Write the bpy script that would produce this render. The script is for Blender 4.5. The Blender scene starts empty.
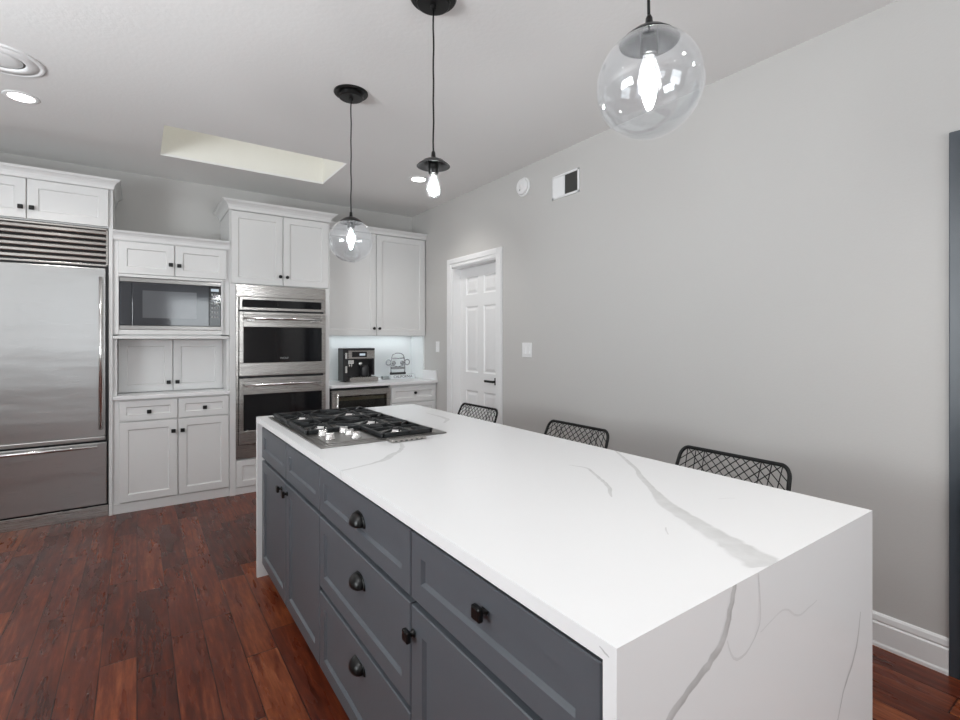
import bpy, bmesh, math, random
from mathutils import Vector, Matrix
random.seed(7)
SC = bpy.context.scene
COL = SC.collection
PI = math.pi

# ------------------------------------------------------------------ camera
F_PX, HORIZON = 492.5, 340.0
YAW = math.atan(343.0 / F_PX)
cam_d = bpy.data.cameras.new('camera')
cam = bpy.data.objects.new('camera', cam_d)
COL.objects.link(cam)
cam.location = (0, 0, 1.32)
cam.rotation_euler = (PI / 2, 0, -YAW)
cam_d.sensor_width = 36.0
cam_d.lens = F_PX / 960.0 * 36.0
cam_d.shift_y = -(360.0 - HORIZON) / 960.0
cam_d.clip_start = 0.02
SC.camera = cam

# ------------------------------------------------------------------ exposure / world / window fill lamps
SC.view_settings.view_transform = 'Standard'
SC.view_settings.look = 'None'
SC.view_settings.gamma = 1.0
SC.view_settings.use_curve_mapping = False
SC.view_settings.exposure = 0.0
SC.cycles.use_denoising = True
SC.cycles.max_bounces = 10
SC.cycles.diffuse_bounces = 6
SC.cycles.glossy_bounces = 5
SC.cycles.transparent_max_bounces = 16
SC.cycles.sample_clamp_indirect = 6.0
SC.cycles.caustics_reflective = False
SC.cycles.caustics_refractive = False
W = bpy.data.worlds.new('world')
SC.world = W
W.use_nodes = True
bgn = W.node_tree.nodes['Background']
bgn.inputs[0].default_value = (0.85, 0.92, 1.0, 1)
bgn.inputs[1].default_value = 1.0


def area_light(name, loc, rot, sx, sy, power, color=(1, 1, 1)):
    d = bpy.data.lights.new(name, 'AREA')
    d.shape = 'RECTANGLE'
    d.size, d.size_y, d.energy, d.color = sx, sy, power, color
    o = bpy.data.objects.new(name, d)
    COL.objects.link(o)
    o.location, o.rotation_euler = loc, rot
    o['kind'] = 'helper'
    return o


# room extents
XL, XR, YN, YB, CZ = -2.70, 2.635, -2.60, 5.18, 2.754
SKY = (0.93, 0.97, 1.0)
# unseen fill lamps added at the rear and left windows to light the room
TILT = math.radians(58)      # tips the added lamps upwards to brighten the ceiling
area_light('fill_rear', (-0.95, YN - 0.03, 1.55), (PI / 2 + TILT, 0, 0), 1.25, 1.50, 24, SKY)
area_light('fill_rear_second', (1.15, YN - 0.03, 1.55), (PI / 2 + TILT * .5, 0, 0), 1.25, 1.50, 36, SKY)
area_light('fill_left', (XL - 0.03, 1.4, 1.55), (PI / 2 + TILT, 0, -PI / 2), 1.7, 1.50, 190, SKY)

# ------------------------------------------------------------------ materials
def mat(name, color, rough=0.5, metal=0.0, spec=0.5, emit=None, estr=0.0, bump=None, coat=0.0):
    m = bpy.data.materials.new(name)
    m.use_nodes = True
    nt = m.node_tree
    b = nt.nodes['Principled BSDF']
    b.inputs['Base Color'].default_value = (*color, 1)
    b.inputs['Roughness'].default_value = rough
    b.inputs['Metallic'].default_value = metal
    b.inputs['Specular IOR Level'].default_value = spec
    if coat:
        b.inputs['Coat Weight'].default_value = coat
        b.inputs['Coat Roughness'].default_value = 0.08
    if emit:
        b.inputs['Emission Color'].default_value = (*emit, 1)
        b.inputs['Emission Strength'].default_value = estr
    # every surface keeps a slight procedural variation
    tc = nt.nodes.new('ShaderNodeTexCoord')
    nz = nt.nodes.new('ShaderNodeTexNoise')
    sc, st = bump if bump else (60.0, 0.01)
    nz.inputs['Scale'].default_value = sc
    nz.inputs['Detail'].default_value = 3
    nt.links.new(tc.outputs['Object'], nz.inputs['Vector'])
    bp = nt.nodes.new('ShaderNodeBump')
    bp.inputs['Strength'].default_value = st
    bp.inputs['Distance'].default_value = 0.01
    nt.links.new(nz.outputs['Fac'], bp.inputs['Height'])
    nt.links.new(bp.outputs['Normal'], b.inputs['Normal'])
    return m


def steel_mat(name, color=(0.62, 0.60, 0.58), rough=0.26, vertical=False, var=0.12):
    m = bpy.data.materials.new(name)
    m.use_nodes = True
    nt = m.node_tree
    b = nt.nodes['Principled BSDF']
    b.inputs['Metallic'].default_value = 1.0
    tc = nt.nodes.new('ShaderNodeTexCoord')
    mp = nt.nodes.new('ShaderNodeMapping')
    mp.inputs['Scale'].default_value = (300, 300, 2) if vertical else (2, 2, 300)
    nz = nt.nodes.new('ShaderNodeTexNoise')
    nz.inputs['Scale'].default_value = 3
    nt.links.new(tc.outputs['Object'], mp.inputs['Vector'])
    nt.links.new(mp.outputs['Vector'], nz.inputs['Vector'])
    r = nt.nodes.new('ShaderNodeMapRange')
    r.inputs['To Min'].default_value = rough - var / 2
    r.inputs['To Max'].default_value = rough + var / 2
    nt.links.new(nz.outputs['Fac'], r.inputs['Value'])
    nt.links.new(r.outputs['Result'], b.inputs['Roughness'])
    b.inputs['Base Color'].default_value = (*color, 1)
    # slow waviness of a thin sheet
    n2 = nt.nodes.new('ShaderNodeTexNoise')
    mp2 = nt.nodes.new('ShaderNodeMapping')
    mp2.inputs['Scale'].default_value = (0.6, 0.6, 3.0)
    nt.links.new(tc.outputs['Object'], mp2.inputs['Vector'])
    nt.links.new(mp2.outputs['Vector'], n2.inputs['Vector'])
    n2.inputs['Scale'].default_value = 1.6
    bp = nt.nodes.new('ShaderNodeBump')
    bp.inputs['Strength'].default_value = 0.12
    bp.inputs['Distance'].default_value = 0.05
    nt.links.new(n2.outputs['Fac'], bp.inputs['Height'])
    nt.links.new(bp.outputs['Normal'], b.inputs['Normal'])
    return m


def thin_glass_mat(name, tint=(1, 1, 1), refl=1.0, body=0.0):
    """thin clear glass shell: passes light straight on, mirrors at grazing angles"""
    m = bpy.data.materials.new(name)
    m.use_nodes = True
    nt = m.node_tree
    nt.nodes.clear()
    out = nt.nodes.new('ShaderNodeOutputMaterial')
    tr = nt.nodes.new('ShaderNodeBsdfTransparent')
    tr.inputs[0].default_value = (*tint, 1)
    gl = nt.nodes.new('ShaderNodeBsdfGlossy')
    gl.inputs['Roughness'].default_value = 0.02
    gl.inputs[0].default_value = (refl, refl, refl, 1)
    lw = nt.nodes.new('ShaderNodeLayerWeight')
    lw.inputs['Blend'].default_value = 0.5
    pw = nt.nodes.new('ShaderNodeMath')
    pw.operation = 'POWER'
    pw.inputs[1].default_value = 4.5
    nt.links.new(lw.outputs['Facing'], pw.inputs[0])
    fr = nt.nodes.new('ShaderNodeMath')
    fr.operation = 'MULTIPLY_ADD'
    fr.inputs[1].default_value, fr.inputs[2].default_value = 0.94, 0.05
    nt.links.new(pw.outputs[0], fr.inputs[0])
    mx = nt.nodes.new('ShaderNodeMixShader')
    nt.links.new(fr.outputs[0], mx.inputs[0])
    nt.links.new(tr.outputs[0], mx.inputs[1])
    nt.links.new(gl.outputs[0], mx.inputs[2])
    last = mx
    if body:
        df = nt.nodes.new('ShaderNodeBsdfTranslucent')
        df.inputs[0].default_value = (0.9, 0.92, 0.95, 1)
        m2 = nt.nodes.new('ShaderNodeMixShader')
        m2.inputs[0].default_value = body
        nt.links.new(mx.outputs[0], m2.inputs[1])
        nt.links.new(df.outputs[0], m2.inputs[2])
        last = m2
    nt.links.new(last.outputs[0], out.inputs[0])
    return m


def emit_mat(name, color, strength):
    m = bpy.data.materials.new(name)
    m.use_nodes = True
    nt = m.node_tree
    nt.nodes.clear()
    out = nt.nodes.new('ShaderNodeOutputMaterial')
    e = nt.nodes.new('ShaderNodeEmission')
    e.inputs[0].default_value = (*color, 1)
    e.inputs[1].default_value = strength
    nt.links.new(e.outputs[0], out.inputs[0])
    return m


def floor_mat():
    """dark red hand scraped hardwood: boards along Y, random lengths and tones"""
    m = bpy.data.materials.new('red_hardwood')
    m.use_nodes = True
    nt = m.node_tree
    N, Lk = nt.nodes, nt.links
    b = N['Principled BSDF']
    tc = N.new('ShaderNodeTexCoord')
    sx = N.new('ShaderNodeSeparateXYZ')
    Lk.new(tc.outputs['Object'], sx.inputs[0])

    def math_(op, a, bb=None, c=None):
        n = N.new('ShaderNodeMath')
        n.operation = op
        for i, v in enumerate((a, bb, c)):
            if v is None:
                continue
            if isinstance(v, (int, float)):
                n.inputs[i].default_value = v
            else:
                Lk.new(v, n.inputs[i])
        return n.outputs[0]

    BW, BL = 0.124, 0.80
    xr = math_('DIVIDE', sx.outputs['X'], BW)
    row = math_('FLOOR', xr)
    fx = math_('FRACT', xr)
    wn = N.new('ShaderNodeTexWhiteNoise')
    wn.noise_dimensions = '1D'
    Lk.new(row, wn.inputs['W'])
    yo = math_('MULTIPLY', wn.outputs['Value'], 5.3)
    yr = math_('ADD', math_('DIVIDE', sx.outputs['Y'], BL), yo)
    cell = math_('FLOOR', yr)
    fy = math_('FRACT', yr)
    cb = N.new('ShaderNodeCombineXYZ')
    Lk.new(row, cb.inputs[0])
    Lk.new(cell, cb.inputs[1])
    wn2 = N.new('ShaderNodeTexWhiteNoise')
    wn2.noise_dimensions = '2D'
    Lk.new(cb.outputs[0], wn2.inputs['Vector'])
    # grain
    off = N.new('ShaderNodeVectorMath')
    off.operation = 'MULTIPLY_ADD'
    Lk.new(wn2.outputs['Color'], off.inputs[0])
    off.inputs[1].default_value = (9, 9, 9)
    Lk.new(tc.outputs['Object'], off.inputs[2])
    mp = N.new('ShaderNodeMapping')
    mp.inputs['Scale'].default_value = (42, 2.6, 1)
    Lk.new(off.outputs[0], mp.inputs['Vector'])
    g1 = N.new('ShaderNodeTexNoise')
    g1.inputs['Scale'].default_value = 1.0
    g1.inputs['Detail'].default_value = 8
    g1.inputs['Roughness'].default_value = 0.65
    g1.inputs['Distortion'].default_value = 0.25
    Lk.new(mp.outputs[0], g1.inputs['Vector'])
    mp2 = N.new('ShaderNodeMapping')
    mp2.inputs['Scale'].default_value = (14, 2.4, 1)
    Lk.new(off.outputs[0], mp2.inputs['Vector'])
    g2 = N.new('ShaderNodeTexNoise')
    g2.inputs['Scale'].default_value = 1.0
    g2.inputs['Detail'].default_value = 3
    Lk.new(mp2.outputs[0], g2.inputs['Vector'])
    # broad worn streaks on top of the fine grain
    mp3 = N.new('ShaderNodeMapping')
    mp3.inputs['Scale'].default_value = (60, 9.0, 1)
    Lk.new(off.outputs[0], mp3.inputs['Vector'])
    g3 = N.new('ShaderNodeTexNoise')
    g3.inputs['Scale'].default_value = 1.0
    g3.inputs['Detail'].default_value = 6
    g3.inputs['Roughness'].default_value = 0.7
    Lk.new(mp3.outputs[0], g3.inputs['Vector'])
    tone = math_('ADD', math_('MULTIPLY', wn2.outputs['Value'], 0.21),
                 math_('ADD', math_('MULTIPLY', g1.outputs['Fac'], 0.55),
                       math_('ADD', math_('MULTIPLY', g2.outputs['Fac'], 0.22), math_('MULTIPLY', g3.outputs['Fac'], 0.36))))
    cr = N.new('ShaderNodeValToRGB')
    e = cr.color_ramp.elements
    e[0].position, e[0].color = 0.40, (0.013, 0.0042, 0.0032, 1)
    e[1].position, e[1].color = 0.93, (0.370, 0.130, 0.050, 1)
    k = e.new(0.54)
    k.color = (0.056, 0.0120, 0.0064, 1)
    k = e.new(0.68)
    k.color = (0.122, 0.0250, 0.0108, 1)
    k = e.new(0.80)
    k.color = (0.225, 0.060, 0.023, 1)
    Lk.new(tone, cr.inputs[0])
    # dark knots
    vo = N.new('ShaderNodeTexVoronoi')
    mpv = N.new('ShaderNodeMapping')
    mpv.inputs['Scale'].default_value = (3.4, 1.7, 1)
    Lk.new(tc.outputs['Object'], mpv.inputs['Vector'])
    Lk.new(mpv.outputs[0], vo.inputs['Vector'])
    vo.inputs['Scale'].default_value = 1.0
    kn = N.new('ShaderNodeMapRange')
    kn.inputs['From Min'].default_value = 0.03
    kn.inputs['From Max'].default_value = 0.16
    kn.inputs['To Min'].default_value = 0.75
    kn.inputs['To Max'].default_value = 0.0
    Lk.new(vo.outputs['Distance'], kn.inputs['Value'])
    knm = math_('MULTIPLY', kn.outputs[0], g1.outputs['Fac'])
    mk = N.new('ShaderNodeMixRGB')
    Lk.new(knm, mk.inputs[0])
    Lk.new(cr.outputs[0], mk.inputs[1])
    mk.inputs[2].default_value = (0.010, 0.005, 0.004, 1)
    # seams
    ex = math_('MINIMUM', fx, math_('SUBTRACT', 1.0, fx))
    ey = math_('MINIMUM', fy, math_('SUBTRACT', 1.0, fy))
    sxm = math_('LESS_THAN', ex, 0.016)
    sym = math_('LESS_THAN', ey, 0.0030)
    seam = math_('MAXIMUM', sxm, sym)
    ms = N.new('ShaderNodeMixRGB')
    Lk.new(math_('MULTIPLY', seam, 0.85), ms.inputs[0])
    Lk.new(mk.outputs[0], ms.inputs[1])
    ms.inputs[2].default_value = (0.010, 0.0035, 0.003, 1)
    Lk.new(ms.outputs[0], b.inputs['Base Color'])
    rr = N.new('ShaderNodeMapRange')
    rr.inputs['To Min'].default_value = 0.22
    rr.inputs['To Max'].default_value = 0.34
    Lk.new(g2.outputs['Fac'], rr.inputs['Value'])
    Lk.new(rr.outputs[0], b.inputs['Roughness'])
    b.inputs['Specular IOR Level'].default_value = 0.30
    # scraped relief
    mp4 = N.new('ShaderNodeMapping')
    mp4.inputs['Scale'].default_value = (16, 5.0, 1)
    Lk.new(off.outputs[0], mp4.inputs['Vector'])
    g4 = N.new('ShaderNodeTexNoise')
    g4.inputs['Scale'].default_value = 1.0
    g4.inputs['Detail'].default_value = 1.5
    Lk.new(mp4.outputs[0], g4.inputs['Vector'])
    hgt = math_('SUBTRACT', math_('ADD', g4.outputs['Fac'], math_('MULTIPLY', g3.outputs['Fac'], 0.12)), math_('MULTIPLY', seam, 0.7))
    bp = N.new('ShaderNodeBump')
    bp.inputs['Strength'].default_value = 0.35
    bp.inputs['Distance'].default_value = 0.008
    Lk.new(hgt, bp.inputs['Height'])
    Lk.new(bp.outputs[0], b.inputs['Normal'])
    return m


def quartz_mat():
    """white quartz; 'vein' attribute draws the grey veining inlaid in the slab"""
    m = bpy.data.materials.new('veined_quartz')
    m.use_nodes = True
    nt = m.node_tree
    N, Lk = nt.nodes, nt.links
    b = N['Principled BSDF']
    at = N.new('ShaderNodeAttribute')
    at.attribute_name = 'vein'
    tc = N.new('ShaderNodeTexCoord')
    nz = N.new('ShaderNodeTexNoise')
    nz.inputs['Scale'].default_value = 28
    nz.inputs['Detail'].default_value = 6
    Lk.new(tc.outputs['Object'], nz.inputs['Vector'])
    mr = N.new('ShaderNodeMapRange')
    mr.inputs['From Min'].default_value = 0.30
    mr.inputs['From Max'].default_value = 0.62
    mr.inputs['To Min'].default_value = 0.65
    mr.inputs['To Max'].default_value = 1.0
    Lk.new(nz.outputs['Fac'], mr.inputs['Value'])
    mu = N.new('ShaderNodeMath')
    mu.operation = 'MULTIPLY'
    mu.use_clamp = True
    Lk.new(at.outputs['Fac'], mu.inputs[0])
    Lk.new(mr.outputs[0], mu.inputs[1])
    mx = N.new('ShaderNodeMixRGB')
    mx.inputs[1].default_value = (0.78, 0.78, 0.785, 1)
    mx.inputs[2].default_value = (0.36, 0.355, 0.35, 1)
    Lk.new(mu.outputs[0], mx.inputs[0])
    Lk.new(mx.outputs[0], b.inputs['Base Color'])
    b.inputs['Roughness'].default_value = 0.22
    b.inputs['Specular IOR Level'].default_value = 0.4
    return m


M_WALL = mat('greige_wall_paint', (0.545, 0.535, 0.520), 0.75, bump=(90, 0.06))
M_CEIL = mat('ceiling_paint', (0.82, 0.815, 0.805), 0.85, bump=(45, 0.10))
M_WELL = mat('well_cream', (0.82, 0.81, 0.755), 0.8, bump=(45, 0.08))  # well sides, creamier than the ceiling around them
M_WHITE = mat('white_cabinet_paint', (0.70, 0.70, 0.695), 0.38)
M_TRIM = mat('white_trim_paint', (0.82, 0.82, 0.82), 0.35)
M_GREY = mat('grey_island_paint', (0.086, 0.095, 0.108), 0.36, bump=(35, 0.02))
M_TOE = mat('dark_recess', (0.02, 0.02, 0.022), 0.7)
M_DOORGREY = mat('slate_door_paint', (0.055, 0.066, 0.080), 0.35)
M_BLACK = mat('black_hardware', (0.005, 0.005, 0.005), 0.30, spec=0.35)
M_WIRE = mat('black_powder_coat', (0.005, 0.005, 0.005), 0.45, spec=0.25)
M_IRON = mat('cast_iron', (0.014, 0.015, 0.016), 0.5, spec=0.35, bump=(160, 0.15))
M_TRAY = steel_mat('dark_steel_tray', (0.26, 0.25, 0.24), 0.30)
M_STEEL = steel_mat('brushed_steel', (0.43, 0.41, 0.39), 0.28)
M_STEELV = steel_mat('brushed_steel_sheet', (0.42, 0.415, 0.41), 0.30)
M_CHROME = mat('polished_steel', (0.80, 0.79, 0.78), 0.20, metal=1.0)
M_BGLASS = mat('black_oven_glass', (0.008, 0.008, 0.009), 0.06, spec=0.42)
M_MGLASS = mat('smoky_microwave_glass', (0.035, 0.038, 0.045), 0.05, spec=0.7)
M_DARK = mat('dark_plastic', (0.02, 0.02, 0.022), 0.35)
M_QUARTZ = quartz_mat()
M_FLOOR = floor_mat()
M_GLOBE = thin_glass_mat('clear_globe_glass', (0.945, 0.95, 0.955), 1.0, body=0.007)
M_BULB = emit_mat('lit_bulb', (0.96, 0.98, 1.0), 260.0)
M_ENV = thin_glass_mat('bulb_glass', (0.99, 0.99, 0.99), 0.8, body=0.012)
M_CAN = emit_mat('lit_downlight', (1.0, 0.98, 0.95), 16.0)
M_LED = emit_mat('lit_led_strip', (0.88, 0.96, 1.0), 9.0)
M_SKYL = emit_mat('skylight_daylight', (0.98, 0.98, 0.94), 1.0)
M_BRASS = mat('bulb_cap_metal', (0.6, 0.6, 0.58), 0.3, metal=1.0)
M_GRILLE = mat('dark_duct', (0.13, 0.13, 0.12), 0.8)
M_PLATE = mat('white_plastic', (0.83, 0.83, 0.83), 0.35)
M_TILE = mat('white_backsplash', (0.80, 0.82, 0.82), 0.18)
M_DISPLAY = emit_mat('lit_display', (0.75, 0.85, 0.95), 0.7)
M_MARK = mat('grey_mark', (0.30, 0.30, 0.30), 0.4)
M_WINE = mat('wine_rack_wood', (0.30, 0.25, 0.16), 0.5)
M_ACRYL = mat('clear_white_block', (0.72, 0.76, 0.78), 0.08)
M_SILVER = mat('silver_wire', (0.45, 0.46, 0.47), 0.22, metal=1.0)
M_BOX = mat('grey_blue_card', (0.36, 0.40, 0.41), 0.6)
M_PAPER = mat('ink', (0.015, 0.015, 0.015), 0.6)
M_PANE = thin_glass_mat('window_glass', (0.98, 0.99, 0.99), 0.9)
M_CURT = mat('white_curtain_cloth', (0.78, 0.78, 0.78), 0.9)


# ------------------------------------------------------------------ mesh builder
class MB:
    def __init__(s):
        s.bm = bmesh.new()

    def _merge(s, t, mi=0, smooth=False):
        for f in t.faces:
            f.material_index = mi
            f.smooth = smooth
        me = bpy.data.meshes.new('tmp')
        t.to_mesh(me)
        t.free()
        s.bm.from_mesh(me)
        bpy.data.meshes.remove(me)

    def box(s, x0, x1, y0, y1, z0, z1, bev=0.0, mi=0, seg=2):
        x0, x1 = min(x0, x1), max(x0, x1)
        y0, y1 = min(y0, y1), max(y0, y1)
        z0, z1 = min(z0, z1), max(z0, z1)
        t = bmesh.new()
        bmesh.ops.create_cube(t, size=1)
        for v in t.verts:
            v.co = Vector(((v.co.x + .5) * (x1 - x0) + x0, (v.co.y + .5) * (y1 - y0) + y0, (v.co.z + .5) * (z1 - z0) + z0))
        if bev:
            bev = min(bev, 0.45 * min(x1 - x0, y1 - y0, z1 - z0))
            bmesh.ops.bevel(t, geom=t.edges[:], offset=bev, segments=seg, profile=0.5, affect='EDGES')
        s._merge(t, mi)
        return s

    def fbox(s, fn, u0, u1, v0, v1, w0, w1, bev=0.0, mi=0):
        a, b = fn(u0, v0, w0), fn(u1, v1, w1)
        return s.box(a[0], b[0], a[1], b[1], a[2], b[2], bev, mi)

    def grid(s, rows, closed_u=False, caps=False, mi=0, smooth=True):
        """rows: list of rings (lists of points); rings are joined in order"""
        t = bmesh.new()
        vs = [[t.verts.new(p) for p in r] for r in rows]
        n = len(rows[0])
        for a, b in zip(vs[:-1], vs[1:]):
            for i in range(n if closed_u else n - 1):
                j = (i + 1) % n
                try:
                    t.faces.new((a[i], a[j], b[j], b[i]))
                except ValueError:
                    pass
        if caps:
            for r in (vs[0], vs[-1]):
                try:
                    t.faces.new(r)
                except ValueError:
                    pass
        bmesh.ops.remove_doubles(t, verts=t.verts, dist=1e-6)
        bmesh.ops.recalc_face_normals(t, faces=t.faces)
        s._merge(t, mi, smooth)
        return s

    def lathe(s, c, prof, seg=32, fn=None, mi=0, smooth=True, caps=True):
        """prof: (r, h) list along local axis; fn maps (a, b, h) -> world offset; default axis Z"""
        fn = fn or (lambda a, b, h: (a, b, h))
        c = Vector(c)
        rows = []
        for r, h in prof:
            r = max(r, 1e-5)
            rows.append([c + Vector(fn(r * math.cos(2 * PI * i / seg), r * math.sin(2 * PI * i / seg), h)) for i in range(seg)])
        return s.grid(rows, True, caps, mi, smooth)

    def tube(s, pts, r, seg=8, closed=False, mi=0):
        pts = [Vector(p) for p in pts]
        n = len(pts)
        rows = []
        prev = None
        for i, p in enumerate(pts):
            if closed:
                d = (pts[(i + 1) % n] - pts[i - 1])
            else:
                d = pts[min(i + 1, n - 1)] - pts[max(i - 1, 0)]
            d.normalize()
            if prev is None:
                a = Vector((0, 0, 1)) if abs(d.z) < 0.9 else Vector((1, 0, 0))
                nrm = d.cross(a).normalized()
            else:
                nrm = (prev - d * prev.dot(d))
                nrm.normalize()
            prev = nrm
            bn = d.cross(nrm)
            rows.append([p + r * (math.cos(2 * PI * k / seg) * nrm + math.sin(2 * PI * k / seg) * bn) for k in range(seg)])
        if closed:
            rows.append(rows[0])
        return s.grid(rows, True, not closed, mi, True)

    def prism(s, pts, vec, mi=0, smooth=False):
        vec = Vector(vec)
        a = [Vector(p) for p in pts]
        return s.grid([a, [p + vec for p in a]], True, True, mi, smooth)

    def shaker(s, fn, u0, u1, v0, v1, w0, t=0.02, rail=0.057, rec=0.009, slope=0.007, bev=0.0025, mi=0):
        """five piece door/drawer front seen from +w"""
        def ring(du, w):
            return [fn(u0 + du, v0 + du, w), fn(u1 - du, v0 + du, w), fn(u1 - du, v1 - du, w), fn(u0 + du, v1 - du, w)]
        rows = [ring(0, w0), ring(0, w0 + t - bev), ring(bev, w0 + t), ring(rail, w0 + t), ring(rail + slope, w0 + t - rec)]
        return s.grid(rows, True, True, mi, False)

    def build(s, name, mats, parent=None):
        return obj(name, s, mats, parent)


def base_of(o):
    p = Vector((0, 0, 0))
    while o is not None:
        p = p + Vector(o.location)
        o = o.parent
    return p


def obj(name, mb, mats, parent=None):
    """link the builder's mesh (world coordinates) as ONE object, relative to its parent"""
    if not isinstance(mats, (list, tuple)):
        mats = [mats]
    off = base_of(parent) if parent else None
    if off is not None:
        for v in mb.bm.verts:
            v.co -= off
    me = bpy.data.meshes.new(name)
    mb.bm.to_mesh(me)
    mb.bm.free()
    for m in mats:
        me.materials.append(m)
    o = bpy.data.objects.new(name, me)
    COL.objects.link(o)
    if parent:
        o.parent = parent
    return o


def thing(name, label, cat, loc=(0, 0, 0), group=None):
    o = bpy.data.objects.new(name, None)
    COL.objects.link(o)
    o.location = loc
    o.empty_display_size = 0.1
    o['label'], o['category'] = label, cat
    if group:
        o['group'] = group
    return o


def struct(o, label=None, cat=None):
    o['kind'] = 'structure'
    if label:
        o['label'] = label
    if cat:
        o['category'] = cat
    return o


def copy_tree(o, parent=None):
    c = o.copy()
    COL.objects.link(c)
    if parent:
        c.parent = parent
    for ch in list(o.children):
        copy_tree(ch, c)
    return c


def text_mb(txt, size, place):
    """lettering as a thin mesh; place maps (a, b, depth) -> world"""
    cu = bpy.data.curves.new('lettering', 'FONT')
    cu.body, cu.size, cu.align_x, cu.align_y, cu.extrude = txt, size, 'CENTER', 'CENTER', 0.0006
    o = bpy.data.objects.new('lettering', cu)
    COL.objects.link(o)
    dg = bpy.context.evaluated_depsgraph_get()
    me = bpy.data.meshes.new_from_object(o.evaluated_get(dg))
    bpy.data.objects.remove(o)
    mb = MB()
    mb.bm.from_mesh(me)
    bpy.data.meshes.remove(me)
    for v in mb.bm.verts:
        v.co = Vector(place(v.co.x, v.co.y, v.co.z))
    return mb


def BACK(y0):
    return lambda u, v, w: (u, y0 - w, v)


def FACE_X(x0):
    return lambda u, v, w: (x0 - w, u, v)


def square_knob(fn, u, v, w0, parent, m=None, r=0.015):
    mb = MB()
    c = Vector(fn(u, v, w0))
    ax = lambda a, b, h: Vector(fn(u + a, v + b, w0 + h)) - c
    mb.lathe(c, [(0.011, 0), (0.011, 0.003), (0.006, 0.006), (0.006, 0.016)], 14, ax)
    mb.fbox(fn, u - r, u + r, v - r, v + r, 0.014 + w0, 0.027 + w0, 0.004)
    return mb.build('knob', m or M_BLACK, parent)


def round_knob(fn, u, v, w0, parent, r=0.015):
    mb = MB()
    c = Vector(fn(u, v, w0))
    ax = lambda a, b, h: Vector(fn(u + a, v + b, w0 + h)) - c
    mb.lathe(c, [(0.010, 0), (0.010, 0.003), (0.006, 0.006), (0.006, 0.013), (r * .8, 0.016), (r, 0.020), (r * .95, 0.025), (r * .6, 0.029), (0, 0.030)], 18, ax)
    return mb.build('knob', M_BLACK, parent)


def front(kind, parent, fn, u0, u1, v0, v1, w0, m, rail=0.055, t=0.02, knobs=(), knob=square_knob, rec=0.009):
    mb = MB()
    mb.shaker(fn, u0, u1, v0, v1, w0, t, rail, rec)
    d = mb.build(kind, m, parent)
    for ku, kv in knobs:
        knob(fn, ku, kv, w0 + (t - rec if (u0 + rail < ku < u1 - rail and v0 + rail < kv < v1 - rail) else t), d)
    return d


CROWN = [(0.0, 0.0), (0.12, 0.0), (0.18, 0.10), (0.20, 0.30), (0.32, 0.52), (0.55, 0.70), (0.80, 0.80), (0.86, 0.86), (0.86, 0.92), (1.0, 0.94), (1.0, 1.0), (0.0, 1.0)]


def crown(mb, x0, x1, yf, yb, z0, z1, out, left=True, right=True):
    rows = []
    for o, h in CROWN:
        o, z = o * out, z0 + h * (z1 - z0)
        r = []
        if left:
            r.append((x0 - o, yb, z))
        r.append((x0 - (o if left else 0), yf - o, z))
        r.append((x1 + (o if right else 0), yf - o, z))
        if right:
            r.append((x1 + o, yb, z))
        rows.append(r)
    rows.append(rows[0])
    mb.grid(rows, False, False, 0, False)
    # cap the two ends
    t = bmesh.new()
    for k in (0, -1):
        try:
            t.faces.new([t.verts.new(r[k]) for r in rows[:-1]])
        except ValueError:
            pass
    mb._merge(t)


# ================================================================== THE ROOM
mb = MB()
mb.box(XL - .1, XR + .25, YN - .1, YB + .1, -0.06, 0.0)
struct(mb.build('floor', M_FLOOR), 'dark red hand scraped hardwood floor', 'floor')

# ceiling with the well cut in it
WX0, WX1, WY0, WY1, WZ = 0.148, 1.401, 3.90, 4.545, CZ + 0.62
mb = MB()
T = 0.018
mb.box(XL - .1, WX0, YN - .1, YB + .1, CZ, CZ + T)
mb.box(WX1, XR + .2, YN - .1, YB + .1, CZ, CZ + T)
mb.box(WX0, WX1, YN - .1, WY0, CZ, CZ + T)
mb.box(WX0, WX1, WY1, YB + .1, CZ, CZ + T)
for a in ((WX0 - .04, WX0, WY0 - .04, WY1 + .04), (WX1, WX1 + .04, WY0 - .04, WY1 + .04)):
    mb.box(*a, CZ + T, WZ, mi=1)
mb.box(WX0, WX1, WY0 - .04, WY0, CZ + T, WZ, mi=1)
mb.box(WX0, WX1, WY1, WY1 + .04, CZ + T, WZ, mi=1)
struct(mb.build('ceiling', [M_CEIL, M_WELL]), 'pale ceiling with a rectangular recessed well', 'ceiling')
mb = MB()
mb.box(WX0 - .04, WX1 + .04, WY0 - .04, WY1 + .04, WZ, WZ + .03)
struct(mb.build('window_4', M_SKYL), 'skylight at the top of the ceiling well', 'window')

# back wall and left wall
mb = MB()
mb.box(XL - .1, XR + .2, YB, YB + .1, 0, CZ + T)
struct(mb.build('wall_back', M_WALL), 'greige wall behind the white cabinets', 'wall')


def wall_with_openings(name, fn, u0, u1, holes, th, label):
    """fn(u, z, w): w grows out of the room; holes are (u0, u1, z0, z1), sorted by u"""
    mb = MB()
    cur = u0
    for a, b, z0, z1 in holes:
        mb.fbox(fn, cur, a, 0, CZ + T, 0, th)
        if z0 > 0:
            mb.fbox(fn, a, b, 0, z0, 0, th)
        mb.fbox(fn, a, b, z1, CZ + T, 0, th)
        cur = b
    mb.fbox(fn, cur, u1, 0, CZ + T, 0, th)
    return struct(mb.build(name, M_WALL), label, 'wall')


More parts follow.
